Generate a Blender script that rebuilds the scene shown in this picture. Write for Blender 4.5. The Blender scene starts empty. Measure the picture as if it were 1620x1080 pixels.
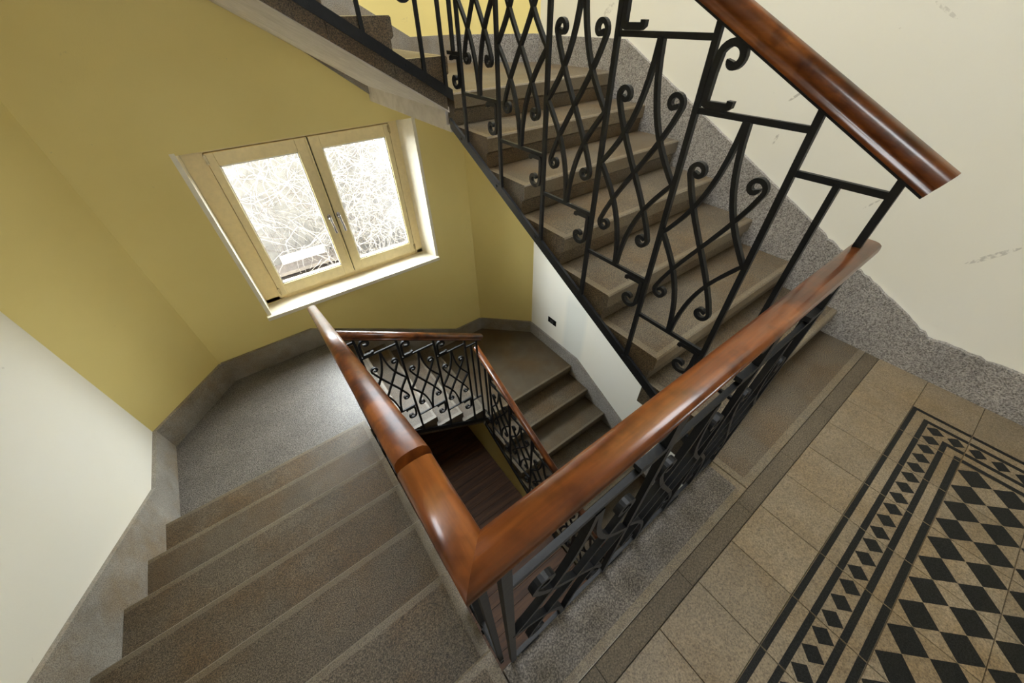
import bpy, math, random
from mathutils import Vector, Matrix
random.seed(7)
# ---------------------------------------------------------------- units
# geometry is laid out in units of the camera's height above the landing (1.4 m);
# x = along the landing edge, y = towards the window wall, z = up (landing floor at -1)
S = 1.4
Z0 = 3.09
def W(p): return Vector((p[0]*S, p[1]*S, (p[2]+Z0)*S))
scn = bpy.context.scene
COL = scn.collection

# ---------------------------------------------------------------- camera
R = [[0.8006159085243221, -0.5989832492967683, -0.0152720031318772],
     [-0.41799102930384063, -0.5400724156055015, -0.7304829124103085],
     [0.4292990408087238, 0.5912198008894967, -0.682760192598319]]
cam = bpy.data.cameras.new('camera')
cam.sensor_width = 36; cam.sensor_fit = 'HORIZONTAL'
cam.lens = 36*563.83/1620
cam.clip_start = 0.02; cam.clip_end = 200
co = bpy.data.objects.new('camera', cam); COL.objects.link(co)
m = Matrix([[R[0][0], -R[1][0], -R[2][0]], [R[0][1], -R[1][1], -R[2][1]], [R[0][2], -R[1][2], -R[2][2]]]).to_4x4()
m.translation = W((0, 0, 0))
co.matrix_world = m
scn.camera = co

# ---------------------------------------------------------------- sky, exposure
w = bpy.data.worlds.new('overcast_sky'); scn.world = w; w.use_nodes = True
bg = w.node_tree.nodes['Background']
bg.inputs[0].default_value = (0.90, 0.95, 1.0, 1); bg.inputs[1].default_value = 50.0
vs = scn.view_settings
vs.view_transform = 'Standard'; vs.look = 'None'; vs.exposure = 0.0; vs.gamma = 1; vs.use_curve_mapping = False
scn.cycles.max_bounces = 14; scn.cycles.diffuse_bounces = 8; scn.cycles.glossy_bounces = 4
scn.cycles.transparent_max_bounces = 12; scn.cycles.transmission_bounces = 6
scn.cycles.caustics_reflective = False; scn.cycles.caustics_refractive = False
scn.cycles.sample_clamp_indirect = 8
try: scn.cycles.use_denoising = True
except Exception: pass

WIN = dict(x0=-.18, x1=1.0, z0=-1.424, z1=-.474, yb=2.507)
def portal(dz):
    L = bpy.data.lights.new('window_daylight', 'AREA'); L.shape = 'RECTANGLE'
    L.size = 1.3*S; L.size_y = 1.1*S; L.cycles.is_portal = True
    o = bpy.data.objects.new('window_daylight', L); COL.objects.link(o)
    o.location = W((.41, 2.60, -.95+dz)); o.rotation_euler = (math.radians(-90), 0, 0)
portal(0)
SKY = (.10, 1.35, .25, 2.1)      # added unseen skylight in the top ceiling, lights the upper walls: x0,x1,y0,y1
L = bpy.data.lights.new('added_skylight_portal', 'AREA'); L.shape = 'RECTANGLE'
L.size = (SKY[1]-SKY[0])*S; L.size_y = (SKY[3]-SKY[2])*S; L.cycles.is_portal = True
o = bpy.data.objects.new('added_skylight_portal', L); COL.objects.link(o)
o.location = W(((SKY[0]+SKY[1])/2, (SKY[2]+SKY[3])/2, 2.60))

FW = (-.30, .70, -.93, -.38)      # low window added behind the camera to light the window wall: x0,x1,z0,z1
L = bpy.data.lights.new('added_window_portal', 'AREA'); L.shape = 'RECTANGLE'
L.size = (FW[1]-FW[0])*S; L.size_y = (FW[3]-FW[2])*S; L.cycles.is_portal = True
o = bpy.data.objects.new('added_window_portal', L); COL.objects.link(o)
o.location = W(((FW[0]+FW[1])/2, -1.72, (FW[2]+FW[3])/2)); o.rotation_euler = (math.radians(90), 0, 0)

# ---------------------------------------------------------------- materials
def nt(name):
    M = bpy.data.materials.new(name); M.use_nodes = True
    t = M.node_tree; b = t.nodes['Principled BSDF']
    return M, t, b
def N(t, k, **kw):
    n = t.nodes.new(k)
    for a, v in kw.items(): setattr(n, a, v)
    return n
def noise(t, scale, detail=3, rough=.6, coord=None, stretch=None):
    n = N(t, 'ShaderNodeTexNoise'); n.inputs['Scale'].default_value = scale
    n.inputs['Detail'].default_value = detail; n.inputs['Roughness'].default_value = rough
    src = coord
    if src is None:
        g = N(t, 'ShaderNodeNewGeometry'); src = g.outputs['Position']
    if stretch:
        mp = N(t, 'ShaderNodeMapping'); mp.inputs['Scale'].default_value = stretch
        t.links.new(src, mp.inputs[0]); src = mp.outputs[0]
    t.links.new(src, n.inputs['Vector'])
    return n.outputs[0]
def ramp(t, fac, stops):
    r = N(t, 'ShaderNodeValToRGB'); e = r.color_ramp.elements
    while len(e) < len(stops): e.new(.5)
    for el, (p, c) in zip(e, stops):
        el.position = p; el.color = (*c, 1) if len(c) == 3 else c
    t.links.new(fac, r.inputs[0]); return r.outputs[0]
def mix(t, a, b, fac, mode='MIX'):
    x = N(t, 'ShaderNodeMix', data_type='RGBA', blend_type=mode)
    for s, v in ((6, a), (7, b), (0, fac)):
        if hasattr(v, 'links'): t.links.new(v, x.inputs[s])
        elif isinstance(v, (int, float)): x.inputs[s].default_value = v
        else: x.inputs[s].default_value = (*v, 1)
    return x.outputs[2]
def bump(t, b, h, dist, strength=1.0):
    n = N(t, 'ShaderNodeBump'); n.inputs['Distance'].default_value = dist; n.inputs['Strength'].default_value = strength
    t.links.new(h, n.inputs['Height']); t.links.new(n.outputs[0], b.inputs['Normal'])
def stone(name, dark, light, scale=260, rough=.6, bumpd=.0012, blotch=.25, lo=.38, hi=.66, stain=None, rnd=0.0):
    M, t, b = nt(name)
    sp = noise(t, scale, 2, .7)
    c = ramp(t, sp, [(lo, dark), (hi, light)])
    bl = noise(t, 5, 4, .6)
    c = mix(t, c, ramp(t, bl, [(.3, (1-blotch,)*3), (.7, (1,)*3)]), 1.0, 'MULTIPLY')
    if stain:
        st = noise(t, 2.6, 5, .65)
        c = mix(t, c, mix(t, c, stain, 1.0, 'MULTIPLY'), ramp(t, st, [(.42, (0, 0, 0)), (.62, (1, 1, 1))]))
    pit = noise(t, 38, 3, .6)
    c = mix(t, c, ramp(t, pit, [(.22, (.35,)*3), (.29, (1,)*3)]), 1.0, 'MULTIPLY')
    if rnd:
        oi = N(t, 'ShaderNodeObjectInfo')
        c = mix(t, c, ramp(t, oi.outputs['Random'], [(0, (1-rnd,)*3), (1, (1,)*3)]), 1.0, 'MULTIPLY')
    t.links.new(c, b.inputs['Base Color'])
    b.inputs['Roughness'].default_value = rough
    bump(t, b, sp, bumpd)
    return M
M_step = stone('grey_brown_granolith', (.036, .026, .015), (.215, .168, .108), 230, .5, .0016, .3, stain=(.95, .76, .5))
M_margin = stone('smooth_worn_margin', (.09, .07, .045), (.27, .222, .152), 330, .45, .0006, .25, stain=(.95, .85, .7))
M_land = stone('grey_granolith', (.05, .043, .035), (.29, .265, .235), 170, .42, .0012, .28, lo=.4, hi=.62)
M_slab = stone('dark_speckled_granolith', (.045, .036, .028), (.27, .235, .195), 200, .55, .0016, .3, lo=.4, hi=.72)
M_strip = stone('brown_worn_strip', (.05, .036, .02), (.20, .155, .095), 200, .6, .0015, .35, lo=.36, hi=.74)
M_skirt = stone('rough_granite_render', (.13, .115, .10), (.52, .48, .435), 150, .6, .009, .25, lo=.34, hi=.64)
M_skirt2 = stone('smooth_granite_render', (.20, .18, .15), (.44, .40, .345), 200, .65, .0015, .3, lo=.36, hi=.64, stain=(.85, .72, .55))
M_sof = stone('pale_smoothed_plaster', (.64, .59, .53), (.78, .73, .67), 14, .8, .001, .12, lo=.3, hi=.7)
M_tile = stone('buff_terrazzo_tile', (.12, .09, .055), (.335, .265, .172), 210, .42, .0007, .22, lo=.30, hi=.68, stain=(.85, .76, .62), rnd=.16)
M_black = stone('black_tile_inlay', (.003, .0032, .003), (.018, .018, .017), 260, .42, .0004, .2)
M_black.node_tree.nodes['Principled BSDF'].inputs['Specular IOR Level'].default_value = .22
M_grout = stone('dark_joint_filler', (.04, .03, .02), (.09, .07, .05), 150, .9, .0006, .2)

def paint(name, base, warm, patch=None):
    M, t, b = nt(name)
    a = noise(t, 1.1, 4, .6); c = mix(t, base, warm, ramp(t, a, [(.35, (0, 0, 0)), (.7, (1, 1, 1))]))
    sc = noise(t, 9, 6, .7, stretch=(1, 1, 1.6))
    c = mix(t, c, (.30, .27, .20), ramp(t, sc, [(.70, (0, 0, 0)), (.78, (.5,)*3)]))
    sc2 = noise(t, 30, 4, .75, stretch=(.5, .5, 1))
    c = mix(t, c, (.35, .31, .22), ramp(t, sc2, [(.715, (0, 0, 0)), (.78, (.5,)*3)]))
    if patch: c = patch(t, c)
    t.links.new(c, b.inputs['Base Color']); b.inputs['Roughness'].default_value = .62
    f = noise(t, 160, 2, .5); bump(t, b, f, .0006, .6)
    return M
M_wall = paint('pale_yellow_wall_paint', (.83, .69, .275), (.80, .655, .25))
M_wall2 = paint('cream_wall_paint', (.80, .77, .675), (.79, .75, .625))
def touched_up(t, c):
    # a repainted grey patch on the right wall and a few drag marks
    g = N(t, 'ShaderNodeNewGeometry'); sx = N(t, 'ShaderNodeSeparateXYZ'); t.links.new(g.outputs['Position'], sx.inputs[0])
    def band(o, lo, hi, e):
        r = ramp(t, mr(o, lo-e, hi+e), [(0, (0, 0, 0)), (e*2/(hi-lo+2*e), (1, 1, 1)), (1-e*2/(hi-lo+2*e), (1, 1, 1)), (1, (0, 0, 0))]); return r
    def mr(o, a, b):
        n = N(t, 'ShaderNodeMapRange'); n.inputs[1].default_value = a; n.inputs[2].default_value = b; t.links.new(o, n.inputs[0]); return n.outputs[0]
    y0, y1, z0, z1 = 1.36*S, 1.58*S, (Z0-2.25)*S, (Z0-1.65)*S
    m1 = mix(t, band(sx.outputs[1], y0, y1, .03), band(sx.outputs[2], z0, z1, .08), 1.0, 'MULTIPLY')
    m1 = mix(t, m1, (.5, .5, .5), 1.0, 'MULTIPLY')
    c = mix(t, c, (.60, .63, .60), m1)
    br = ramp(t, noise(t, 70, 3, .6), [(.42, (0, 0, 0)), (.56, (1, 1, 1))])
    def M2(op, a, b):
        n = N(t, 'ShaderNodeMath', operation=op)
        for i, v in enumerate((a, b)):
            if hasattr(v, 'links'): t.links.new(v, n.inputs[i])
            else: n.inputs[i].default_value = v
        return n.outputs[0]
    for (ya, za), (yb, zb), wd, k in MARKS:
        ya, yb, za, zb = ya*S, yb*S, (za+Z0)*S, (zb+Z0)*S
        cy, cz = (ya+yb)/2, (za+zb)/2; hl = math.hypot(yb-ya, zb-za)/2; ey, ez = (yb-ya)/2/hl, (zb-za)/2/hl
        dy, dz = M2('SUBTRACT', sx.outputs[1], cy), M2('SUBTRACT', sx.outputs[2], cz)
        u = M2('MULTIPLY', M2('ADD', M2('MULTIPLY', dy, ey), M2('MULTIPLY', dz, ez)), 1/hl)
        v = M2('MULTIPLY', M2('SUBTRACT', M2('MULTIPLY', dz, ey), M2('MULTIPLY', dy, ez)), 1/wd)
        d = M2('ADD', M2('MULTIPLY', u, u), M2('MULTIPLY', v, v))
        f = M2('MULTIPLY', M2('LESS_THAN', d, 1.0), k)
        c = mix(t, c, (.30, .27, .22), mix(t, br, f, 1.0, 'MULTIPLY'))
    return c
MARKS = [([-0.057, -0.6025], [-0.1254, -0.5175], 0.01, 0.45), ([0.6268, -0.2583], [0.5944, -0.2268], 0.006, 0.6), ([0.6174, -0.3954], [0.611, -0.3599], 0.008, 0.55), ([0.2511, -0.5271], [0.2207, -0.4851], 0.004, 0.5), ([1.5554, -0.0325], [1.4998, 0.0096], 0.02, 0.35), ([0.3109, -0.0387], [0.3771, -0.0037], 0.006, 0.3)]
M_wallr = paint('cream_wall_paint_patched', (.80, .775, .69), (.79, .755, .645), touched_up)
M_ceil = paint('white_ceiling_paint', (.8, .78, .7), (.78, .75, .66))

def simple(name, col, rough, metal=0.0, coat=0.0, var=.12, scale=40, bumpd=0):
    M, t, b = nt(name)
    a = noise(t, scale, 3, .6)
    c = ramp(t, a, [(.3, tuple(x*(1-var) for x in col)), (.7, tuple(min(1, x*(1+var)) for x in col))])
    t.links.new(c, b.inputs['Base Color'])
    b.inputs['Roughness'].default_value = rough; b.inputs['Metallic'].default_value = metal
    b.inputs['Coat Weight'].default_value = coat
    if bumpd: bump(t, b, a, bumpd)
    return M
def dull(M, v): M.node_tree.nodes['Principled BSDF'].inputs['Specular IOR Level'].default_value = v
M_iron = simple('black_painted_iron', (.006, .0064, .0072), .5, 0, 0, .3, 60, .0006)
dull(M_iron, .32)
M_frame = simple('cream_window_paint', (.80, .66, .36), .4, 0, 0, .05, 30)
M_sill = simple('white_sill_paint', (.83, .77, .62), .35, 0, 0, .05, 20)
M_chrome = simple('polished_chrome', (.75, .75, .77), .12, 1, 0, .03)
M_brass = simple('dull_hinge_metal', (.45, .36, .2), .4, 1, 0, .2)
M_gasket = simple('pale_glazing_bead', (.82, .80, .76), .4)
M_darkpl = simple('black_plastic', (.004, .004, .004), .5)
dull(M_darkpl, .1)
M_dark = simple('dark_gap', (.03, .025, .015), .8)

def wood(name, stretch, dark, mid, light, rough=.3, coat=.22, blotch=True):
    M, t, b = nt(name)
    g = noise(t, 16, 5, .65, stretch=stretch)
    c = ramp(t, g, [(.28, dark), (.5, mid), (.72, light)])
    if blotch:
        k = noise(t, 11, 4, .6)
        c = mix(t, c, ramp(t, k, [(.34, (.35, .28, .22)), (.52, (1, 1, 1))]), 1.0, 'MULTIPLY')
        sc = noise(t, 60, 4, .7, stretch=(.5, 1, 1))
        c = mix(t, c, (.50, .27, .12), ramp(t, sc, [(.75, (0, 0, 0)), (.79, (.6,)*3)]))
    t.links.new(c, b.inputs['Base Color'])
    b.inputs['Roughness'].default_value = rough
    b.inputs['Coat Weight'].default_value = coat; b.inputs['Coat Roughness'].default_value = .16
    bump(t, b, g, .0006, .5)
    return M
D_, M_, L_ = (.05, .013, .0035), (.145, .040, .008), (.29, .092, .018)
M_woodx = wood('varnished_handrail_wood_x', (.12, 1.6, 1.6), D_, M_, L_)
M_woody = wood('varnished_handrail_wood_y', (1.6, .12, 1.0), D_, M_, L_)
M_plank = wood('dull_brown_floorboard', (.15, 2.2, 1), (.032, .014, .006), (.080, .034, .013), (.14, .062, .024), .65, 0, False)

def glass_mat(name='clear_window_glass', tint=(.96, .97, .96, 1)):
    M = bpy.data.materials.new(name); M.use_nodes = True
    t = M.node_tree; t.nodes.clear()
    o = N(t, 'ShaderNodeOutputMaterial'); tr = N(t, 'ShaderNodeBsdfTransparent'); gl = N(t, 'ShaderNodeBsdfGlossy')
    gl.inputs['Roughness'].default_value = .02; tr.inputs[0].default_value = tint
    lw = N(t, 'ShaderNodeLayerWeight'); lw.inputs[0].default_value = .5
    pw = N(t, 'ShaderNodeMath', operation='POWER'); pw.inputs[1].default_value = 5
    t.links.new(lw.outputs['Facing'], pw.inputs[0])
    fr = N(t, 'ShaderNodeMath', operation='MULTIPLY_ADD'); fr.inputs[1].default_value = .9; fr.inputs[2].default_value = .04
    t.links.new(pw.outputs[0], fr.inputs[0])
    mx = N(t, 'ShaderNodeMixShader')
    t.links.new(fr.outputs[0], mx.inputs[0]); t.links.new(tr.outputs[0], mx.inputs[1]); t.links.new(gl.outputs[0], mx.inputs[2])
    t.links.new(mx.outputs[0], o.inputs[0])
    return M
M_glass = glass_mat()
M_dimglass = glass_mat('grey_dimming_glass', (.62, .62, .61, 1))  # clear grey tint, dims the window added behind the camera
M_skyglass = glass_mat('dimming_skylight_glass', (.57, .57, .57, 1))  # clear grey tint, sets how much light the added skylight lets in

# ---------------------------------------------------------------- object helpers
WL = {}
class MB:
    def __init__(s): s.v = []; s.f = []; s.m = []
    def face(s, idx, mi=0): s.f.append(idx); s.m.append(mi)
    def add(s, vs, fs, mi=0):
        o = len(s.v); s.v += [tuple(p) for p in vs]
        for f in fs: s.face([i+o for i in f], mi)
    def box(s, x0, x1, y0, y1, z0, z1, mi=0):
        v = [(x, y, z) for z in (z0, z1) for y in (y0, y1) for x in (x0, x1)]
        s.add(v, [(0, 2, 3, 1), (4, 5, 7, 6), (0, 1, 5, 4), (2, 6, 7, 3), (0, 4, 6, 2), (1, 3, 7, 5)], mi)
    def prism(s, poly, axis, a, b, mi=0, cap=True):
        # poly: list of 2-D points in the other two axes (order: x,y,z without axis)
        def P(q, c):
            q = list(q); q.insert('xyz'.index(axis), c); return q
        n = len(poly)
        vs = [P(q, a) for q in poly]+[P(q, b) for q in poly]
        fs = [(i, (i+1) % n, n+(i+1) % n, n+i) for i in range(n)]
        if cap: fs += [tuple(range(n))[::-1], tuple(range(n, 2*n))]
        s.add(vs, fs, mi)
    def mesh(s, name, mats, origin=(0, 0, 0), smooth=False):
        me = bpy.data.meshes.new(name)
        o = W(origin)
        me.from_pydata([W(p)-o for p in s.v], [], s.f)
        for M in mats: me.materials.append(M)
        me.polygons.foreach_set('material_index', s.m)
        if smooth: me.polygons.foreach_set('use_smooth', [True]*len(s.f))
        me.update()
        import bmesh
        b = bmesh.new(); b.from_mesh(me); bmesh.ops.recalc_face_normals(b, faces=b.faces); b.to_mesh(me); b.free()
        return me
def link(name, data, loc, parent=None):
    o = bpy.data.objects.new(name, data); COL.objects.link(o)
    wl = W(loc); WL[o] = wl
    if parent is not None:
        o.parent = parent; o.location = wl-WL[parent]
    else: o.location = wl
    return o
def put(name, mb, mats, parent=None, origin=None, smooth=False):
    if not isinstance(mats, (list, tuple)): mats = [mats]
    if origin is None:
        xs = list(zip(*mb.v)); origin = [(min(c)+max(c))/2 for c in xs]; origin[2] = min(xs[2])
    return link(name, mb.mesh(name, mats, origin, smooth), origin, parent)
def tag(o, label=None, cat=None, group=None, kind=None):
    for k, v in (('label', label), ('category', cat), ('group', group), ('kind', kind)):
        if v: o[k] = v
    return o
def empty(name, loc, label=None, cat=None, group=None, kind=None):
    return tag(link(name, None, loc), label, cat, group, kind)

# ---------------------------------------------------------------- shell
XL, XR, YB, YF, ZT, ZB = -.915, 1.70, 2.365, -1.5, 2.45, -3.35
CAx, CAy = -.57, 2.0      # left chamfer (XL, 2.0)-(-.57, YB)
CBx, CBy = 1.342, 2.015   # right chamfer
TH = .16
def wall_xy(name, p, q, mat, d):
    # thick wall between plan points p,q; d: outward vector
    mb = MB()
    mb.prism([p, q, (q[0]+d[0], q[1]+d[1]), (p[0]+d[0], p[1]+d[1])], 'z', ZB, ZT)
    return tag(put(name, mb, mat), kind='structure')
wall_xy('wall_left', (XL, YF-TH), (XL, CAy), M_wall2, (-TH, 0))
wall_xy('wall_back_left', (XL, CAy), (CAx, YB), M_wall, (-.12, .12))
wall_xy('wall_back_right', (CBx, YB), (XR, CBy), M_wall, (.12, .12))
wall_xy('wall_right', (XR, CBy), (XR, YF-TH), M_wallr, (TH, 0))
mb = MB(); a, b, c, d = FW
mb.box(XL, a, YF-TH, YF, ZB, ZT); mb.box(b, XR, YF-TH, YF, ZB, ZT); mb.box(a, b, YF-TH, YF, ZB, c); mb.box(a, b, YF-TH, YF, d, ZT)
tag(put('wall_front', mb, M_wall2), kind='structure')
fw = empty('window_2', ((a+b)/2, YF-.05, c), kind='structure')  # added out of view as an extra light opening
for x0, x1 in ((a, a+.05), ((a+b)/2-.02, (a+b)/2+.02), (b-.05, b)):
    mb = MB(); mb.box(x0, x1, YF-.08, YF-.04, c, d); put('frame', mb, M_frame, fw)
for z0, z1 in ((c, c+.05), (d-.05, d)):
    for x0, x1 in ((a+.05, (a+b)/2-.02), ((a+b)/2+.02, b-.05)):
        mb = MB(); mb.box(x0, x1, YF-.08, YF-.04, z0, z1); put('frame', mb, M_frame, fw)
for x0, x1 in ((a+.05, (a+b)/2-.02), ((a+b)/2+.02, b-.05)):
    mb = MB(); mb.box(x0, x1, YF-.062, YF-.058, c+.05, d-.05); put('glass_pane', mb, M_dimglass, fw)
# window wall with its splayed opening
mb = MB()
def wallrect(x0, x1, z0, z1): mb.box(x0, x1, YB, YB+.20, z0, z1)
zz = [ZB, WIN['z0'], WIN['z1'], ZT]
wallrect(CAx-.02, WIN['x0']-.02, ZB, ZT); wallrect(WIN['x1']+.02, CBx+.02, ZB, ZT)
for a, b in ((0, 1), (2, 3)): wallrect(WIN['x0']-.02, WIN['x1']+.02, zz[a], zz[b])
tag(put('wall_back', mb, M_wall), kind='structure')
# top ceiling with an added, unseen skylight over the stairwell
mb = MB(); a, b, c, d = SKY
mb.box(XL-TH, a, YF-TH, YB+.2, ZT, ZT+.1); mb.box(b, XR+TH, YF-TH, YB+.2, ZT, ZT+.1)
mb.box(a, b, YF-TH, c, ZT, ZT+.1); mb.box(a, b, d, YB+.2, ZT, ZT+.1)
tag(put('ceiling', mb, M_ceil), kind='structure')
mb = MB(); mb.box(a-.01, b+.01, c-.01, d+.01, ZT+.102, ZT+.106)
tag(put('window_3', mb, M_skyglass), kind='structure')  # pane of the skylight added for light from above
# landing of the floor below
mb = MB(); mb.box(XL-TH, XR+TH, YF-TH, YB+.2, -3.22, -3.09)
tag(put('floor', mb, M_land), kind='structure')

# ---------------------------------------------------------------- windows
def sweep(path, prof, up=(0, 0, 1), endn=(None, None), closed=True):
    """sweep profile [(lateral, vertical)] along 3-D path; interior corners mitred"""
    P = [Vector(p) for p in path]; n = len(P); up = Vector(up)
    dirs = [(P[i+1]-P[i]).normalized() for i in range(n-1)]
    rings = []
    for i in range(n):
        if i == 0: d = dirs[0]; nn = Vector(endn[0]) if endn[0] else d
        elif i == n-1: d = dirs[-1]; nn = Vector(endn[1]) if endn[1] else d
        else: d = dirs[i-1]; nn = (dirs[i-1]+dirs[i]).normalized()
        side = d.cross(up).normalized(); u2 = side.cross(d).normalized()
        ring = []
        for a, b in prof:
            q = P[i]+side*a+u2*b
            k = (P[i]-q).dot(nn)/d.dot(nn)
            ring.append(q+d*k)
        rings.append(ring)
    mb = MB(); m = len(prof)
    vs = [v for r in rings for v in r]; fs = []
    for i in range(n-1):
        for j in range(m):
            fs.append((i*m+j, i*m+(j+1) % m, (i+1)*m+(j+1) % m, (i+1)*m+j))
    fs += [tuple(range(m))[::-1], tuple(range((n-1)*m, n*m))]
    mb.add(vs, fs)
    return mb
def window(n, dz, detail=True):
    root = empty('window_%d' % n, (.41, YB, WIN['z0']+dz), kind='structure')
    x0, x1, z0, z1, yb = WIN['x0'], WIN['x1'], WIN['z0'], WIN['z1'], WIN['yb']
    T = lambda mbx: mbx
    # splayed reveals (plaster) left, right, head
    lx, rx = -.176, .952
    mb = MB()
    mb.prism([(x0, YB-.001), (lx, yb), (lx-.08, yb), (x0-.021, YB-.001)], 'z', z0-.02+dz, z1+.01+dz)
    put('reveal', mb, M_sill, root)
    mb = MB()
    mb.prism([(x1, YB-.001), (rx, yb), (rx+.08, yb), (x1+.021, YB-.001)], 'z', z0-.02+dz, z1+.01+dz)
    put('reveal', mb, M_sill, root)
    mb = MB(); mb.prism([(YB+.001, z1+.011+dz), (YB+.001, z1+dz), (yb, z1-.012+dz), (yb+.05, z1-.012+dz), (yb+.05, z1+.011+dz)], 'x', lx-.03, rx+.03)
    put('reveal', mb, M_sill, root)
    # outer frame
    fy0, fy1 = yb-.005, yb+.045
    for a, b in ((lx-.004, -.083), (.8915, rx+.004)):
        mb = MB(); mb.box(a, b, fy0, fy1, z0+.02+dz, z1-.01+dz)
        s = -1 if a < 0 else 1
        c = b if s < 0 else a
        mb.box(c-.012 if s < 0 else c+.002, c-.002 if s < 0 else c+.012, fy0-.012, fy0+.002, z0+.03+dz, z1-.03+dz)
        mb.box(-.09 if s < 0 else .872, -.063 if s < 0 else .90, yb+.032, fy1, z0+.03+dz, z1-.02+dz)
        put('frame', mb, M_frame, root)
    mb = MB(); mb.box(lx, rx, yb+.032, fy1, -.53+dz, -.50+dz); mb.box(lx, rx, fy0, fy1, -.506+dz, z1+dz); mb.box(lx, rx, fy0-.006, fy0+.002, -.504+dz, -.497+dz); put('frame', mb, M_frame, root)
    mb = MB(); mb.box(lx, rx, yb+.032, fy1, -1.39+dz, -1.355+dz); mb.box(lx, rx, fy0, fy1+.01, z0+.008+dz, -1.379+dz); put('frame', mb, M_frame, root)
    # sashes
    gz0, gz1 = -1.30, -.574
    for k, (a, b, ga, gb) in enumerate(((-.081, .410, -.041, .343), (.416, .8895, .475, .857))):
        ys, ye = yb-.022, yb+.03
        sash = empty('sash', ((a+b)/2, ys, -1.376+dz)); sash.parent = root; sash.location = WL[sash]-WL[root]
        for (p, q, r, t) in ((a, ga, -1.376, -.508), (gb, b, -1.376, -.508)):
            mb = MB(); mb.box(p, q, ys, ye, r+dz, t+dz); o = put('stile', mb, M_frame, sash)
            bv = o.modifiers.new('b', 'BEVEL'); bv.width = .004; bv.segments = 2
        for (r, t) in ((gz1, -.5085), (-1.3755, gz0)):
            mb = MB(); mb.box(ga, gb, ys+.001, ye, r+dz, t+dz); o = put('rail', mb, M_frame, sash)
            bv = o.modifiers.new('b', 'BEVEL'); bv.width = .003; bv.segments = 2
        mb = MB(); bw = .007
        for (p, q, r, t) in ((ga, ga+bw, gz0, gz1), (gb-bw, gb, gz0, gz1), (ga, gb, gz0, gz0+bw), (ga, gb, gz1-bw, gz1)):
            mb.prism([(p, r+dz), (q, r+dz), (q, t+dz), (p, t+dz)], 'y', ys+.008, ys+.022)
        put('glazing_bead', mb, M_gasket, sash)
        mb = MB(); mb.box(ga-.002, gb+.002, ys+.018, ys+.021, gz0-.002+dz, gz1+.002+dz); put('glass_pane', mb, M_glass, sash)
        # lever handle
        hx = .376 if k == 0 else .434; hz = -.962
        mb = MB(); seg = 12
        circ = [(hx+.0125*math.cos(i*2*math.pi/seg), hz+dz+.022*math.sin(i*2*math.pi/seg)) for i in range(seg)]
        mb.prism(circ, 'y', ys-.006, ys+.001)
        circ = [(hx+.008*math.cos(i*2*math.pi/8), hz+dz+.008*math.sin(i*2*math.pi/8)) for i in range(8)]
        mb.prism(circ, 'y', ys-.034, ys-.004)
        lev = sweep([(hx, ys-.031, hz+.008+dz), (hx+.001, ys-.034, hz-.02+dz), (hx+.004, ys-.038, hz-.05+dz), (hx+.006, ys-.038, hz-.095+dz)],
                    [(.0075*math.cos(i*math.pi/4), .0055*math.sin(i*math.pi/4)) for i in range(8)], up=(0, 1, 0))
        mb.add(lev.v, lev.f)
        o = put('handle', mb, M_chrome, sash)
        bv = o.modifiers.new('b', 'BEVEL'); bv.width = .002; bv.segments = 2
        ex = a if k == 0 else b
        for hz in (-.535, -1.335):
            mb = MB(); mb.box(ex-.006, ex+.006, ys-.008, ys+.002, hz-.018+dz, hz+.018+dz)
            mb.box(ex-.003, ex+.003, ys-.014, ys-.006, hz-.024+dz, hz+.024+dz)
            put('hinge', mb, M_brass, sash)
    # cover strip on the meeting stiles
    mb = MB(); mb.box(.409, .417, yb-.012, yb+.02, -1.37+dz, -.512+dz); put('meeting_gap', mb, M_dark, root)
    mb = MB(); mb.box(.3985, .4085, yb-.028, yb-.021, -1.374+dz, -.510+dz); put('cover_strip', mb, M_frame, root)
    # sill board
    mb = MB()
    mb.add([(x0-.03, YB-.028, z0+dz), (x1+.018, YB-.028, z0+dz), (x1+.018, YB, z0+dz), (x0-.03, YB, z0+dz), (rx+.03, yb+.01, z0+dz), (lx-.03, yb+.01, z0+dz)], [], 0)
    zt, zb_ = z0+.016+dz, z0-.010+dz
    poly = [(x0-.03, YB-.028), (x1+.018, YB-.028), (x1+.018, YB-.0005), (rx+.02, yb+.01), (lx-.02, yb+.01), (x0-.03, YB-.0005)]
    mb = MB(); mb.prism(poly, 'z', zb_, zt)
    o = put('window_sill', mb, M_sill, root); bv = o.modifiers.new('b', 'BEVEL'); bv.width = .004; bv.segments = 2
    return root
window(1, 0)

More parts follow.
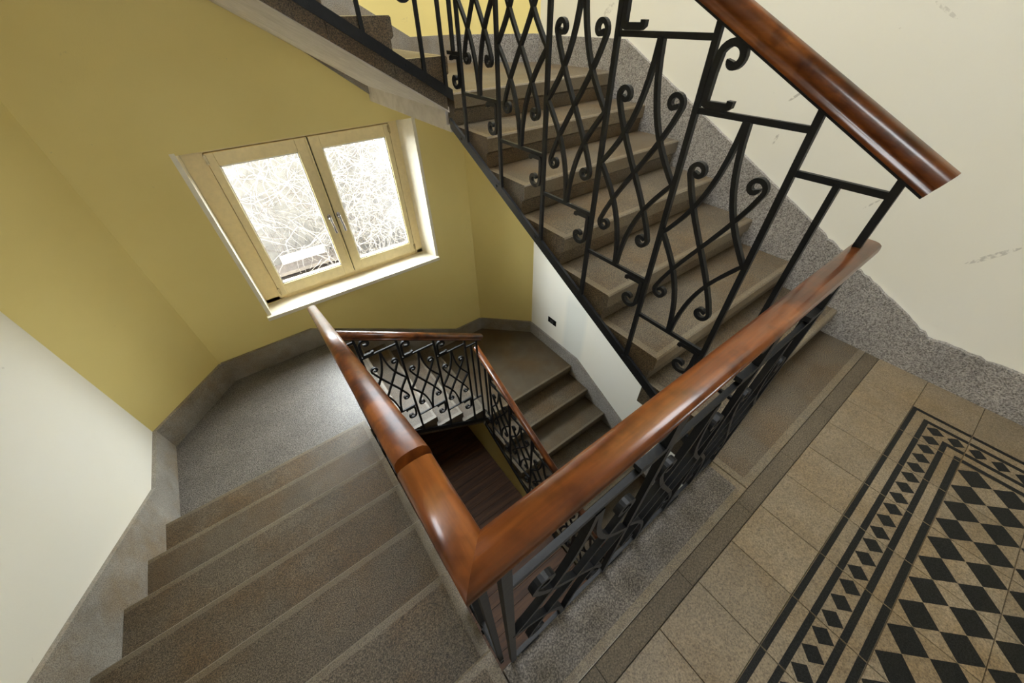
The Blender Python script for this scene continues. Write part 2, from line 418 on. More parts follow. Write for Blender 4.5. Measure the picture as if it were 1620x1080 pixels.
# ---------------------------------------------------------------- stairs
XW0, XW1 = .015, .790       # well sides
SKL, SKR = -.897, 1.684     # skirting faces
rr, tt = .11, .2175
def step_block(name, parent, nose, axis, sgn, lo, hi, well, z, t=tt, drop=.163, mats=None):
    """stone step: nosing at coordinate `nose` on `axis` (descending direction sgn), spanning lo..hi on the other axis.
    well: 'lo'/'hi' end that faces the well (gets a smooth margin)"""
    dd = t+.018
    prof = [(-dd, 0), (-.020, 0), (-.0045, 0), (0, -.005), (-.001, -.050), (-.012, -.058), (-.0145, -.1085)]
    if drop: prof += [(-.0195, -.1085), (-.0195, -drop), (-dd, -drop+.11*(dd-.0195)/t)]
    else: prof += [(-dd, -.1085)]
    mg = .024
    cuts = [lo, lo+mg if well == 'lo' else hi-mg, hi]
    mb = MB(); n = len(prof)
    for c in cuts:
        for u, zz_ in prof:
            a = nose+sgn*u
            mb.v.append((c, a, z+zz_) if axis == 'y' else (a, c, z+zz_))
    for k in range(2):
        isw = (k == 0) == (well == 'lo')
        for i in range(n):
            j = (i+1) % n
            mi = 1 if (i in (1, 2, 3) or (i == 0 and isw)) else 0
            mb.face([k*n+i, k*n+j, (k+1)*n+j, (k+1)*n+i], mi)
    mb.face(list(range(n))[::-1]); mb.face(list(range(2*n, 3*n)))
    return put(name, mb, mats or [M_step, M_margin], parent)
def soffit(parent, pts, axis, a, b, th=.016):
    # pts: two (s,z) points of the top line of the sloping plaster skin
    (s0, z0), (s1, z1) = pts
    mb = MB(); mb.prism([(s0, z0), (s1, z1), (s1, z1-th), (s0, z0-th)], axis, a, b)
    return put('soffit', mb, M_sof, parent)

def flight_right(dz, label):
    root = empty('stair_flight', (1.24, .77, -1+dz), label, 'stairs', 'flights of the stone staircase')
    for k in range(1, 7):
        step_block('step', root, .1254+tt*(k-1), 'y', -1, XW1, SKR-.001, 'lo', -1+rr*k+dz, drop=.137 if k > 1 else 0)
    soffit(root, [(.22, -.98+dz), (1.43, -.98+.5057*1.21+dz)], 'x', XW1+.008, SKR-.002, .012)
    return root
def flight_left(dz, label):
    root = empty('stair_flight', (-.44, .77, -1.77+dz), label, 'stairs', 'flights of the stone staircase')
    for k in range(1, 7):
        step_block('step', root, .1254+tt*k, 'y', 1, SKL+.001, XW0, 'hi', -1-rr*k+dz, drop=.163)
    soffit(root, [(.14, -1.17+dz), (1.40, -1.17-.5057*1.26+dz)], 'x', SKL+.002, XW0-.004)
    return root
NX = [.045+.185*k for k in range(5)]
def flight_back(dz, label):
    root = empty('stair_flight', (.4, 1.9, -2.32+dz), label, 'stairs', 'flights of the stone staircase')
    for k in range(1, 5):
        step_block('step', root, NX[k], 'x', 1, 1.44, 2.345, 'lo', -1.77-rr*k+dz, t=.185)
    mb = MB(); mb.prism([(.02, -1.912+dz), (.772, -2.364+dz), (.772, -2.382+dz), (.02, -1.930+dz)], 'y', 1.444, 2.355)
    put('soffit', mb, M_sof, root)
    return root

def landing_poly(parent, poly, ztop, zbot, mats, name='landing_floor'):
    mb = MB(); mb.prism(poly, 'z', zbot, ztop)
    return put(name, mb, mats, parent)
def landing_left(dz, label):
    z = -1.77+dz
    root = empty('stair_landing', (-.4, 1.9, z), label, 'landing', 'corner landings of the staircase')
    landing_poly(root, [(SKL, 1.4115), (.0, 1.4115), (.0, 1.44), (NX[0]-.06, 1.44), (NX[0]-.06, 2.345), (-.56, 2.345), (SKL, 1.993)], z, z-.12, M_land)
    step_block('step', root, NX[0], 'x', 1, 1.44, 2.345, 'lo', z, t=.042, mats=[M_land, M_margin])
    mb = MB(); mb.prism([(SKL, 1.412), (.01, 1.412), (.01, 2.36), (-.565, 2.36), (XL+.002, 1.995)], 'z', z-.14, z-.121); put('soffit', mb, M_sof, root)
    return root
def landing_right(dz, label):
    z = -2.32+dz
    root = empty('stair_landing', (1.24, 1.9, z), label, 'landing', 'corner landings of the staircase')
    yn = .1254+tt*6
    landing_poly(root, [(.787, yn+.06), (SKR, yn+.06), (SKR, 2.007), (1.335, 2.345), (.787, 2.345)], z, z-.045, M_step)
    step_block('step', root, yn, 'y', -1, XW1, SKR-.001, 'lo', z, t=.042, drop=0)
    mb = MB(); mb.prism([(.778, yn+.062), (SKR, yn+.062), (1.698, 2.01), (1.34, 2.362), (.778, 2.362)], 'z', z-.134, z-.046); mb.box(.797, SKR, yn+.0205, yn+.0615, z-.134, z-.11); mb.box(.778, .7895, yn+.03, yn+.0619, z-.134, z-.112); put('soffit', mb, M_sof, root)
    return root
flight_left(0, 'grey stone flight descending along the cream wall at lower left')
landing_left(0, 'grey stone landing under the window at the foot of the left flight')
flight_back(0, 'short flight of worn steps below the window behind the small iron balustrade')
landing_right(0, 'small brown landing in the corner beside the black wall socket')
flight_right(-2.09, 'lower flight of steps going down right of the dark stairwell')
flight_right(0, 'brown stone flight climbing along the pale wall on the right')
landing_right(2.09, 'upper corner landing at the top of the right flight')
flight_back(2.09, 'overhead flight with pale plaster underside above the window')
landing_left(2.09, 'landing over the upper left beyond the overhead flight')
flight_left(2.09, 'flight rising above the camera on the left to the next floor')

# ---------------------------------------------------------------- main landing floor
floor = empty('floor', (.4, -.7, -1), kind='structure')
mb = MB(); mb.box(SKL-.005, SKR+.003, YF, .078, -1.16, -1.012); mb.box(XW1, SKR, .078, .20, -1.10, -1.012); put('floor_base', mb, M_grout, floor)
mb = MB(); mb.box(XL, XR, YF, .066, -1.20, -1.161); put('soffit', mb, M_sof, floor)
def slab(x0, x1, y0, y1, mg, mats, z=-1.0, th=.0115, round_y1=False):
    l, r_, b, t = mg
    xs = [x0, x0+l, x1-r_, x1]; ys = [y0, y0+b, y1-t, y1]
    xs = [xs[0]]+[q for q, f in ((xs[1], l), (xs[2], r_)) if f]+[xs[3]]
    ys = [ys[0]]+[q for q, f in ((ys[1], b), (ys[2], t)) if f]+[ys[3]]
    mb = MB(); nx, ny = len(xs), len(ys); e = .0016
    def ox(i): return xs[i]+(e if i == 0 else -e if i == nx-1 else 0)
    def oy(j): return ys[j]+(e if j == 0 else -e if j == ny-1 else 0)
    for j in range(ny):
        for i in range(nx): mb.v.append((ox(i), oy(j), z))
    for j in range(ny-1):
        for i in range(nx-1):
            edge = (l and i == 0) or (r_ and i == nx-2) or (b and j == 0) or (t and j == ny-2)
            mb.face([j*nx+i, j*nx+i+1, (j+1)*nx+i+1, (j+1)*nx+i], 1 if edge else 0)
    k = len(mb.v)
    mb.v += [(x0, y0, z-e), (x1, y0, z-e), (x1, y1, z-e), (x0, y1, z-e), (x0, y0, z-th), (x1, y0, z-th), (x1, y1, z-th), (x0, y1, z-th)]
    c = [0, nx-1, nx*ny-1, nx*(ny-1)]
    rings = [[j for j in range(nx)], [nx*j+nx-1 for j in range(ny)], [nx*ny-1-j for j in range(nx)], [nx*(ny-1-j) for j in range(ny)]]
    for s in range(4):
        mb.face(rings[s][::-1]+[k+s, k+(s+1) % 4], 1 if mg[(2, 1, 3, 0)[s]] else 0)
        mb.face([k+s, k+4+s, k+4+(s+1) % 4, k+(s+1) % 4], 1 if mg[(2, 1, 3, 0)[s]] else 0)
    mb.face([k+7, k+6, k+5, k+4])
    return put('slab', mb, mats, floor)
slab(XW0+.002, .7885, -.027, .0805, (.0, .02, .02, 0), [M_slab, M_margin], th=.11)
slab(.7905, SKR, -.027, .146, (.022, 0, .022, 0), [M_step, M_margin])
step_block('slab', floor, .1254, 'y', 1, SKL+.001, XW0, 'hi', -1, t=.136, drop=0)
# brown strip of narrow pieces between slabs and tiles
x = SKL
while x < SKR-.02:
    x2 = min(SKR, x+.29*random.uniform(.85, 1.1))
    mb = MB(); mb.box(x, x2-.0012, -.0705, -.0285, -1.0125, -1.0012); put('strip_piece', mb, M_strip, floor)
    x = x2
# cement tiles with printed border; each black figure is a thin inlay clipped to its tile
TP = .1473; TX1 = 1.5105; TY1 = -.2165
PX0 = TX1-TP*15; PX1 = TX1; PYB = TY1-TP*12
def clip(poly, x0, x1, y0, y1):
    for ax, lim, sg in ((0, x0, 1), (0, x1, -1), (1, y0, 1), (1, y1, -1)):
        out = []
        for i in range(len(poly)):
            a, b = poly[i-1], poly[i]
            da, db = sg*(a[ax]-lim), sg*(b[ax]-lim)
            if da*db < 0:
                t = da/(da-db); out.append((a[0]+t*(b[0]-a[0]), a[1]+t*(b[1]-a[1])))
            if db >= 0: out.append(b)
        poly = out
        if len(poly) < 3: return []
    return poly
figs = []
def rect(a, b, c, d): figs.append([(a, c), (b, c), (b, d), (a, d)])
for o1, o2 in ((.001, .0137), (.038, .0512), (.0962, .1098), (.131, .1465)):
    rect(PX0+o1, PX1-o1, TY1-o2, TY1-o1)
    rect(PX1-o2, PX1-o1, PYB, TY1-o2); rect(PX0+o1, PX0+o2, PYB, TY1-o2)
def dia(cx, cy, hx, hy): figs.append([(cx-hx, cy), (cx, cy-hy), (cx+hx, cy), (cx, cy+hy)])
q = TP/3; c0 = TP/2
for n in range(0, 43): dia(PX1-c0-q*n, TY1-c0, .0205, .0222)
for n in range(1, 34):
    dia(PX1-c0, TY1-c0-q*n, .0222, .0205); dia(PX0+c0, TY1-c0-q*n, .0222, .0205)
for i in range(26):
    for j in range(20):
        cx, cy = PX1-TP-TP/4-i*TP/2, TY1-TP-TP/4-j*TP/2
        if cx > PX0+TP and cy > PYB: dia(cx, cy, TP/4-.0002, TP/4-.0002)
def tile(x0, x1, y0, y1):
    g = .0007; x0 += g; x1 -= g; y0 += g; y1 -= g
    if x1-x0 < .01 or y1-y0 < .01: return
    e = .0008; zt = -1.0+random.uniform(-.0003, .0003)
    mb = MB()
    mb.v = [(x0+e, y0+e, zt), (x1-e, y0+e, zt), (x1-e, y1-e, zt), (x0+e, y1-e, zt)]+[(a, b, z_) for z_ in (zt-e, -1.0115) for a, b in ((x0, y0), (x1, y0), (x1, y1), (x0, y1))]
    mb.face([0, 1, 2, 3])
    for s in range(4):
        s2 = (s+1) % 4; mb.face([s, 4+s, 4+s2, s2]); mb.face([4+s, 8+s, 8+s2, 4+s2])
    mb.face([11, 10, 9, 8])
    for f in figs:
        if max(p[0] for p in f) < x0 or min(p[0] for p in f) > x1 or max(p[1] for p in f) < y0 or min(p[1] for p in f) > y1: continue
        c = clip(f, x0+e, x1-e, y0+e, y1-e)
        if len(c) >= 3:
            mb.prism(c, 'z', zt-.0002, zt+.00022, 1)
    put('tile', mb, [M_tile, M_black], floor)
xs = [SKL]+[PX1-TP*k for k in range(16, -1, -1) if PX1-TP*k > SKL]+[SKR]
ys = [-.0715, TY1]+[TY1-TP*k for k in range(1, 9)]
for i in range(len(xs)-1):
    for j in range(len(ys)-1): tile(xs[i], xs[i+1], ys[j+1], ys[j])

# next floor's landing slab over the camera
mb = MB(); mb.box(XL, XR, YF, .07, .93, 1.09)
o = put('ceiling_slab', mb, M_ceil); tag(o, kind='structure')

# boarded floor at the bottom of the stairwell
wf = empty('floor', (.4, 1.2, -2.89), kind='structure')
y = .02
while y < 2.36:
    mb = MB(); mb.box(XL+.002, .786, y+.0008, min(y+.0685, 2.363), -2.90+random.uniform(-.0008, .0008), -2.88+random.uniform(-.0008, .0008))
    put('plank', mb, M_plank, wf); y += .07
mb = MB(); mb.box(.779, .7885, .02, 2.36, -2.879, -2.42)
mb.v = [(a, b, min(c, -2.3) if c < -2.5 else (-2.452 if b > 1 else -2.452-.506*1.41)) for a, b, c in mb.v]
mb = MB(); mb.prism([(.02, -2.879), (2.36, -2.879), (2.36, -2.456), (1.43, -2.456), (.56, -2.879)], 'x', .780, .7885)
tag(put('wall_under_flight', mb, M_wall), kind='structure')

# ---------------------------------------------------------------- skirting
def skirt(name, poly, axis, a, b, mat):
    mb = MB(); mb.prism(poly, axis, a, b)
    o = tag(put(name, mb, mat), kind='structure')
    return o
def stair_line(dz): return [(-.126, -.85+dz), (1.395, -.11+dz)]
def chip(pts, lo, hi, n, amp):
    out = []
    for i in range(len(pts)-1):
        (a, b), (c, d) = pts[i], pts[i+1]
        k = max(1, int(abs(c-a)/n))
        for j in range(k):
            t = j/k; yy = a+(c-a)*t
            out.append((yy, b+(d-b)*t-(random.choice((0, 0, amp*.4, amp)) if lo < yy < hi else random.uniform(0, .0012))))
    out.append(pts[-1]); return out
def skirt_right(dz, low):
    top = chip([(YF, -.85+dz), (-.126, -.85+dz), (1.395, -.11+dz), (2.013, -.11+dz)], -.30, .32, .016, .007) if low else [(1.395-1.521*.9, -.11-.74*.9+dz), (1.395, -.11+dz), (2.013, -.11+dz)]
    bot = [(2.013, -.36+dz), (1.43, -.36+dz), (.1, -1.05+dz)]+([(YF, -1.05+dz)] if low else [])
    skirt('baseboard_right', top+bot, 'x', SKR, XR-.0005, M_skirt)
skirt_right(0, True); skirt_right(-2.09, False)
def skirt_left(dz):
    skirt('baseboard_left', [(2.003, -1.61+dz), (1.607, -1.60+dz), (.13, -.85+dz), (YF, -.85+dz), (YF, -1.05+dz), (.13, -1.05+dz), (1.44, -1.86+dz), (2.003, -1.86+dz)], 'x', XL+.0005, SKL, M_skirt2)
skirt_left(0)
def skirt_diag(name, p, q, d, z0, z1, mat):
    mb = MB(); mb.prism([p, q, (q[0]+d[0], q[1]+d[1]), (p[0]+d[0], p[1]+d[1])], 'z', z0, z1)
    tag(put(name, mb, mat), kind='structure')
skirt_diag('baseboard_back_left', (SKL, 1.9925), (-.5625, 2.3465), (-.0125, .0125), -1.86, -1.61, M_skirt2)
for dz in (0, 2.09):
    skirt_diag('baseboard_back_right', (1.3345, 2.3465), (SKR, 2.0075), (.0125, .0125), -2.43+dz, -2.195+dz, M_skirt2 if dz == 0 else M_skirt)
    skirt('baseboard_back', [(-.566, -1.61+dz), (-.02, -1.61+dz), (1.07, -2.195+dz), (1.337, -2.195+dz), (1.337, -2.43+dz), (.79, -2.43+dz), (.03, -1.87+dz), (-.566, -1.87+dz)], 'y', 2.3465, YB-.0005, M_skirt2)
skirt_left(2.09)

# ---------------------------------------------------------------- balustrades
BW = .0058   # half width of the square bars
RP = [(.0105, -.0185), (.0132, -.0172), (.0138, -.0115), (.0118, -.0088), (.0112, -.006), (.0125, -.0035), (.0165, -.001), (.0178, .003), (.0178, .0095), (.0165, .0145), (.0125, .0175), (.0075, .0188), (0, .0193)]
RAIL = RP+[(-a, b) for a, b in RP[-2::-1]]
class Plane2:
    """vertical balustrade plane: s runs downhill; point(s,z,n)"""
    def __init__(self, axis, sgn, s0, off): self.axis, self.sgn, self.s0, self.off = axis, sgn, s0, off
    def p(self, s, z, n=0):
        a = self.s0+self.sgn*s
        return (self.off+n, a, z) if self.axis == 'y' else (a, self.off+n, z)
def ribbon(pl, path, hw=BW, hn=BW):
    """square bar following a 2-D path in the balustrade plane"""
    n = len(path); mb = MB(); ring = []
    for i in range(n):
        a = path[max(0, i-1)]; b = path[min(n-1, i+1)]
        dx, dz = b[0]-a[0], b[1]-a[1]; L = math.hypot(dx, dz) or 1
        nx, nz = -dz/L, dx/L
        h = hw[i] if isinstance(hw, list) else hw
        for s1, s2 in ((-1, -1), (1, -1), (1, 1), (-1, 1)):
            ring.append(pl.p(path[i][0]+nx*h*s1, path[i][1]+nz*h*s1, hn*s2))
    fs = []
    for i in range(n-1):
        for j in range(4): fs.append((i*4+j, i*4+(j+1) % 4, (i+1)*4+(j+1) % 4, (i+1)*4+j))
    fs += [(3, 2, 1, 0), tuple(range((n-1)*4, n*4))]
    mb.add(ring, fs); return mb
def spiral(cx, cz, r0, r1, a0, a1, n=22):
    out = []
    for i in range(n+1):
        t = i/n; r = r0+(r1-r0)*t**.85; a = math.radians(a0+(a1-a0)*t)
        out.append((cx+r*math.cos(a), cz+r*math.sin(a)))
    return out
def mirror_s(path, Wd): return [(Wd-a, b) for a, b in path]
def rot180(path, Wd, H): return [(Wd-a, H-b) for a, b in path]
def bez(p0, p1, p2, p3, n=10):
    return [tuple((1-t)**3*p0[k]+3*(1-t)**2*t*p1[k]+3*(1-t)*t*t*p2[k]+t**3*p3[k] for k in (0, 1)) for t in (i/n for i in range(n+1))]
PH = .506
def cross_path(Wd):
    cx, cz, r = .20*Wd+.0035, .795*PH, .0185
    end = 200
    s = spiral(cx, cz, .004, r, -170, end)
    m_ = rot180(s, Wd, PH)[::-1]
    a, b = s[-1], m_[0]
    d = math.hypot(b[0]-a[0], b[1]-a[1])
    ta = math.radians(end+90); tdir = (math.cos(ta), math.sin(ta))
    mid = bez(a, (a[0]+tdir[0]*d*.3, a[1]+tdir[1]*d*.3), (b[0]-tdir[0]*d*.3, b[1]-tdir[1]*d*.3), b, 10)
    return s[:-1]+mid+m_[1:]
def bow_path(Wd):
    k = .0062
    low = bez((k, PH/2), (.20*Wd, .40*PH), (.45*Wd, .30*PH), (.488*Wd, .004), 12)
    up = [(a, PH-b) for a, b in low][::-1]
    return up[:-1]+low
def bracket_path(up):
    """bracket above the top bar beside the uphill post (s from post outward, z from bar)"""
    x0 = .0135
    s = spiral(x0+.0285, .082, .004, .0275, -150, 178, 22)
    stem = [(x0+.0003, .06), (x0, .02), (x0+.001, .0135), (x0+.006, .0122)]
    foot = [(x0+.03, .0122), (x0+.046, .0122)]
    lip = [(x0+.0492, .0138), (x0+.0496, .0225)]
    return s[:-1]+stem+foot+lip
def balustrade(name, label, pl, posts, bays, string=None, rail=None, rail_mat=None, wood_n=None, origin=None, ph=PH):
    """posts: [(s, zbot, ztop)]; bays: [(s_hi, s_lo, z_bottom, has_panel, brk_top, brk_bot)]"""
    root = empty(name, pl.p(posts[0][0], posts[0][1]) if origin is None else origin, label, 'balustrade', 'iron scroll balustrades of the staircase')
    cache = {}
    def inst(key, mk, s, z, nm):
        # shared mesh for alike bars
        if key not in cache:
            mbx = mk(); cache[key] = (mbx.mesh(nm, [M_iron], pl.p(s, z), False))
        return link(nm, cache[key], pl.p(s, z), root)
    for s, z0, z1 in posts:
        mb = ribbon(pl, [(s, z0), (s, z1)], .0059, .0050)
        put('post', mb, M_iron, root)
    for (a, b, zb, panel, bt, bb) in bays:
        Wd = b-a; zt = None if isinstance(zb, tuple) else zb+ph
        for z_ in ((zb, zt) if not isinstance(zb, tuple) else zb):
            mb = ribbon(pl, [(a+.005, z_), (b-.005, z_)], .0052, .0039); put('cross_bar', mb, M_iron, root)
        if isinstance(zb, tuple): zb, zt = zb
        if panel:
            w_ = round(Wd, 4)
            sh = lambda path: [(a+p_, zb+q_*ph/PH) for p_, q_ in path]
            cp = cross_path(Wd); bp = bow_path(Wd)
            tp = lambda path, e: [e if (i > 3 and i < len(path)-4) else e*.85 for i in range(len(path))]
            inst((w_, 'c1'), lambda: ribbon(pl, sh(cp), .0047, .0054), a, zb, 'scroll_bar')
            inst((w_, 'c2'), lambda: ribbon(pl, sh(mirror_s(cp, Wd)), .0047, .0052), a, zb, 'scroll_bar')
            inst((w_, 'b1'), lambda: ribbon(pl, sh(bp), .0047, .0055), a, zb, 'bow_bar')
            inst((w_, 'b2'), lambda: ribbon(pl, sh(mirror_s(bp, Wd)), .0047, .0056), a, zb, 'bow_bar')
        elif Wd > .06:
            mid = (a+b)/2
            put('short_bar', ribbon(pl, bez((mid, zt), (mid, zt-.15), (mid+.004, zb+.2), (mid, zb), 8), .005), M_iron, root)
        if bt: inst('bt', lambda: ribbon(pl, [(a+p_, zt+q_-.0005) for p_, q_ in bracket_path(1)], .0060, .0056), a, zt, 'scroll_bracket')
        if bb == 2: inst('bf', lambda: ribbon(pl, [(b-p_, zb-.0118+.0005+(.0122-q_)*1) for p_, q_ in bracket_path(1)[-5:]], .0050, .0056), b, zb, 'foot_bracket')
        elif bb: inst('bb', lambda: ribbon(pl, [(b-p_, zb-q_*.93+.0005) for p_, q_ in bracket_path(1)], .0054, .0056), b, zb, 'scroll_bracket')
    if string:
        for (s0, z0), (s1, z1), dep in string:
            mb = MB()
            mb.v = [pl.p(s, z, n) for n in (-.0045, .0045) for s, z in ((s0, z0), (s1, z1), (s1, z1-dep), (s0, z0-dep))]
            for f in ((0, 1, 2, 3), (7, 6, 5, 4), (0, 4, 5, 1), (1, 5, 6, 2), (2, 6, 7, 3), (3, 7, 4, 0)): mb.face(list(f))
            sb = put('string_bar', mb, M_iron, root)
            k = int(abs(s1-s0)/.22)
            for i in range(k):
                t = (i+.35)/k; s, z = s0+(s1-s0)*t, z0+(z1-z0)*t-dep*.5
                pts = []
                c = [(s+.005*math.cos(j*math.pi/3), z+.005*math.sin(j*math.pi/3)) for j in range(6)]
                nn = wood_n or 1
                mbb = MB(); mbb.v = [pl.p(u, v, nn*.0044) for u, v in c]+[pl.p(u, v, nn*.0085) for u, v in c]
                for j in range(6): mbb.face([j, (j+1) % 6, 6+(j+1) % 6, 6+j])
                mbb.face([6, 7, 8, 9, 10, 11]); put('bolt', mbb, M_iron, sb)
    for path, ends in (rail or []):
        mb = sweep(path, RAIL, endn=ends)
        o = put('handrail', mb, rail_mat, root)
        for p_ in o.data.polygons: p_.use_smooth = len(p_.vertices) == 4
        # iron flat under the wood
        mb = sweep([tuple(Vector(q_)) for q_ in path], [(-.008, -.0225), (.008, -.0225), (.008, -.0187), (-.008, -.0187)], endn=ends)
        put('rail_flat', mb, M_iron, root)
    return root
RX, RY = .022, .085
mit = (1/math.sqrt(2), -1/math.sqrt(2), 0)
# landing balustrade: s runs from the right post (uphill) to the left corner
PLn = Plane2('x', -1, .778, .082)
zc = -.316
xs_ = [.778, .546, .3135, .045]
sp = [.778-x for x in xs_]
balustrade('balustrade', 'iron scroll balustrade with broad wooden rail along the tiled landing edge', PLn,
           [(s, -1.0, zc-.02) for s in sp], [(sp[i], sp[i+1], -.982, True, 1, 2) for i in range(3)],
           None,
           [([(.822, RY, zc), (RX, RY, zc)], (None, mit))], M_woodx, wood_n=1, ph=.553)
# left flight balustrade
PLl = Plane2('y', 1, 0, .026)
nl = lambda y: -1-.5057*(y-.1254)
yl = [.236+tt*k for k in range(6)]
rz = lambda y: zc-.474*(y-.187) if y > .187 else zc
posts = [(.105, -1.06, zc-.02)]+[(y, nl(y)-.11, rz(y)-.02) for y in yl]+[(1.425, nl(1.425)-.12, rz(1.425)-.02)]
bays = [(.105, .236, -.972, False, 0, 1)]+[(yl[k], yl[k+1], -1-rr*(k+1)+.121, True, 1, 1) for k in range(5)]+[(yl[5], 1.425, -1-rr*6+.121-.05, False, 1, 0)]
balustrade('balustrade', 'balustrade with scratched wooden rail descending beside the left stone flight', PLl, posts, bays,
           [((.10, nl(.10)-.095), (1.44, nl(1.44)-.095), .034)],
           [([(RX, RY, zc), (RX, .1855, zc)], (mit, None)), ([(RX+.001, .1885, zc+.0015), (.028, 1.475, zc+.0015-.474*1.286)], (None, None))], M_woody, wood_n=-1)
# right flight balustrade (and the same one a floor lower)
def bal_right(dz, label):
    pl = Plane2('y', -1, 1.43, .778)
    s = lambda y: 1.43-y
    un = lambda y: -.119+.49*(y-.237)
    st = lambda y: -.60+.5057*(y-.885)
    ys_ = [1.335, 1.117, .885, .665, .4415, .232]
    posts = [(s(y), st(y)-.02+dz, un(y)+dz) for y in ys_]+[(s(.092), -1.0+dz, un(.092)+dz)]
    bays = [(s(1.425), s(1.335), -.109+dz, False, 0, 1)]
    zb = [-.219, -.328, -.438, -.548, -.657]
    bays += [(s(ys_[i]), s(ys_[i+1]), zb[i]+dz, True, 1, 1) for i in range(5)]
    bays += [(s(.232), s(.092), (-.735+dz, -.2155+dz), False, 0, 0)]
    c = lambda y: un(y)+.0215
    return balustrade('balustrade', label, pl, posts, bays, [((s(1.455), st(1.455)+dz), (s(.07), st(.07)+dz), .036)],
               [([(.778, 1.47, c(1.47)+dz), (.778, .052, c(.052)+dz)], (None, None))], M_woody, wood_n=-1)
bal_right(0, 'tall scroll balustrade beside the right flight with rail cut off square')
bal_right(-2.09, 'balustrade with thin dark red rail descending right of the dark stairwell')
# window-side balustrades
def bal_back(dz, label):
    pl = Plane2('x', 1, 0, 1.428)
    xs2 = [.12, .306, .497, .684]
    un = lambda x: -1.075-.571*(x-.06)
    st = lambda x: -2.104-.603*(x-.4473)
    posts = [(.04, st(.04)-.02+dz, un(.04)+dz)]+[(x, st(x)-.02+dz, un(x)+dz) for x in xs2]+[(.762, st(.762)-.03+dz, un(.762)+dz)]
    bays = [(.04, .12, (-1.64+dz, -1.13+dz), False, 0, 1)]
    bays += [(xs2[i], xs2[i+1], -1.752-.1095*i+dz, True, 1, 1) for i in range(3)]
    bays += [(.684, .762, (-2.014+dz, -1.50+dz), False, 0, 0)]
    c = lambda x: un(x)+.0215
    return balustrade('balustrade', label, pl, posts, bays, [((.02, st(.02)+dz), (.785, st(.785)+dz), .036)],
               [([(.03, 1.428, c(.03)+dz), (.80, 1.428, c(.80)+dz)], (None, None))], M_woodx, wood_n=-1)
bal_back(0, 'small far balustrade with wooden rail across the stairwell below the window')
bal_back(2.09, 'iron balustrade on the overhead flight, only its feet in view at the top')

# ---------------------------------------------------------------- wall socket
root = empty('wall_socket', (XR, 1.73, -2.02), 'small black socket plate on the cream wall above the brown corner landing', 'socket')
mb = MB(); mb.box(XR-.006, XR-.0005, 1.683, 1.783, -2.038, -1.983); o = put('cover_plate', mb, M_darkpl, root)
bv = o.modifiers.new('b', 'BEVEL'); bv.width = .003; bv.segments = 2
mb = MB(); mb.box(XR-.0085, XR-.006, 1.712, 1.752, -2.028, -1.994); put('socket_insert', mb, simple('grey_plastic', (.02, .02, .022), .5), root)

# ---------------------------------------------------------------- outside
mb = MB(); mb.box(-12, 14, 2.8, 30, -3.6, -3.5)
tag(put('ground', mb, stone('pale_gravel', (.30, .28, .25), (.5, .48, .45), 60, .9, .003, .3)), kind='structure')
gw = empty('garden_wall', (.5, 3.9, -3.5), 'pale garden wall with a stone ledge seen through the window', 'wall')
mb = MB(); mb.box(-5, 6, 3.95, 4.15, -3.5, -.85); put('wall_face', mb, stone('pale_limewash', (.040, .037, .037), (.066, .062, .061), 6, .9, .004, .25), gw)
mb = MB(); mb.box(-5, 6, 3.78, 3.95, -3.5, -1.95); put('ledge', mb, stone('grey_ledge', (.03, .026, .024), (.06, .055, .05), 30, .9, .004, .3), gw)
for i, (z, dy, c) in enumerate(((-1.93, .0, (.025, .017, .014)), (-1.86, .03, (.035, .027, .022)))):
    mb = MB(); mb.box(-1.2, .62, 3.70+dy, 3.93, z-.016, z+.016); put('plank', mb, simple('weathered_plank_%d' % i, c, .8, 0, 0, .25, 20), gw)
mb = MB(); mb.box(.02, .40, 3.60, 3.66, -1.70, -1.645)
tag(put('white_board', mb, simple('white_board_paint', (.4, .4, .4), .6)), 'white board lying across the twigs outside the left pane', 'board')
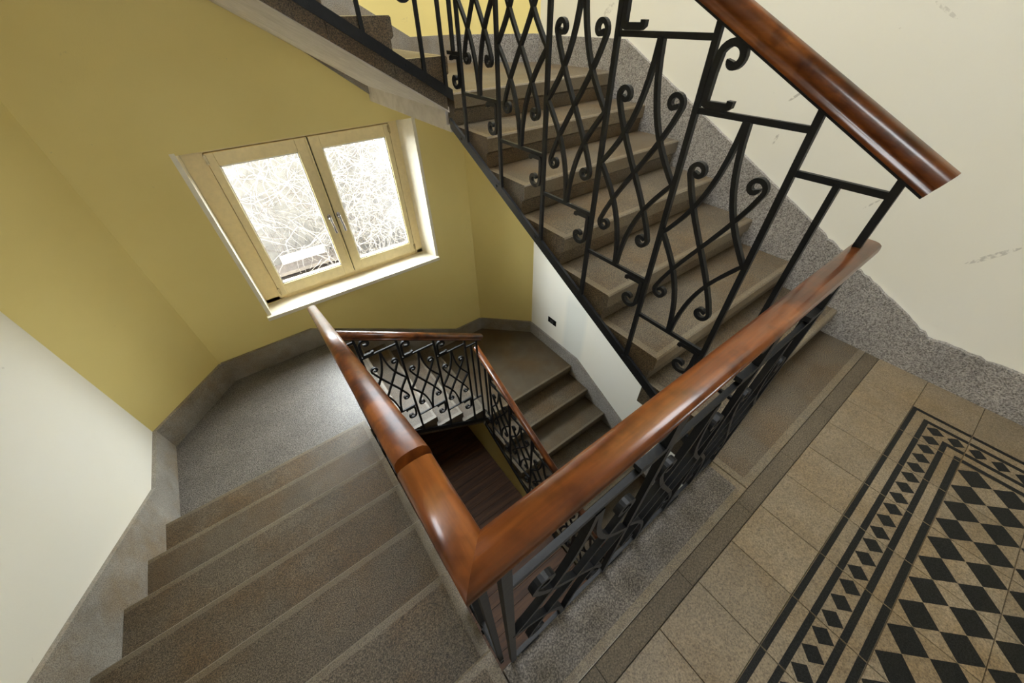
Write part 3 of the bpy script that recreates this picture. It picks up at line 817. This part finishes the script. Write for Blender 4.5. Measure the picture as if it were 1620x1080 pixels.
# bare creeper in front of the garden wall: far too many twigs to count
def creeper(name, label, seeds, cols, thick):
    cu = bpy.data.curves.new(name, 'CURVE'); cu.dimensions = '3D'; cu.bevel_depth = thick*S; cu.bevel_resolution = 0; cu.resolution_u = 3
    for (x, y, z, dx, dz_, n, wob) in seeds:
        s = cu.splines.new('POLY'); s.points.add(n-1)
        px, py, pz = x, y, z; vx, vy, vz = dx, 0, dz_
        for i in range(n):
            p = W((px, py, pz)); s.points[i].co = (p.x, p.y, p.z, 1); s.points[i].radius = 1-.6*i/n
            vx += random.gauss(0, wob); vz += random.gauss(0, wob)-.0015; vy += random.gauss(0, wob*.4)
            l = math.hypot(vx, vz) or 1; vx, vz = vx/l*.035, vz/l*.035
            px += vx; pz += vz; py = min(3.93, max(3.3, py+vy*.02))
    cu.materials.append(cols)
    o = bpy.data.objects.new(name, cu); COL.objects.link(o)
    return tag(o, label, 'creeper', kind='stuff')
tw1 = simple('pale_bare_twig', (.105, .094, .09), .8, 0, 0, .2, 8)
tw2 = simple('reddish_bare_twig', (.024, .016, .0125), .8, 0, 0, .25, 8)
sd = []
for i in range(560):
    x = random.uniform(.55, 1.55); z = random.uniform(-2.3, -.7); a = random.uniform(0, 6.28)
    sd.append((x, random.uniform(3.55, 3.9), z, .035*math.cos(a), .035*math.sin(a), random.randint(7, 16), .011))
for i in range(150):
    x = random.uniform(-.3, .7); z = random.uniform(-1.5, -.6) if i < 105 else random.uniform(-2.1, -1.5)
    if i >= 105: x = random.uniform(.25, .7)
    a = random.uniform(0, 6.28)
    sd.append((x, random.uniform(3.5, 3.9), z, .035*math.cos(a), .035*math.sin(a), random.randint(10, 24), .008))
creeper('bare_creeper', 'pale leafless creeper twigs tangled over the garden wall', sd, tw1, .0024)
sd = []
for i in range(260):
    x = random.choice((random.uniform(.5, 1.55), random.uniform(.5, 1.55), random.uniform(-.2, .6))); z = random.uniform(-2.3, -.7); a = random.uniform(0, 6.28)
    sd.append((x, random.uniform(3.7, 3.92), z, .035*math.cos(a), .035*math.sin(a), random.randint(5, 12), .012))
creeper('bare_creeper', 'thin reddish creeper twigs behind the pale ones outside the window', sd, tw2, .0026)
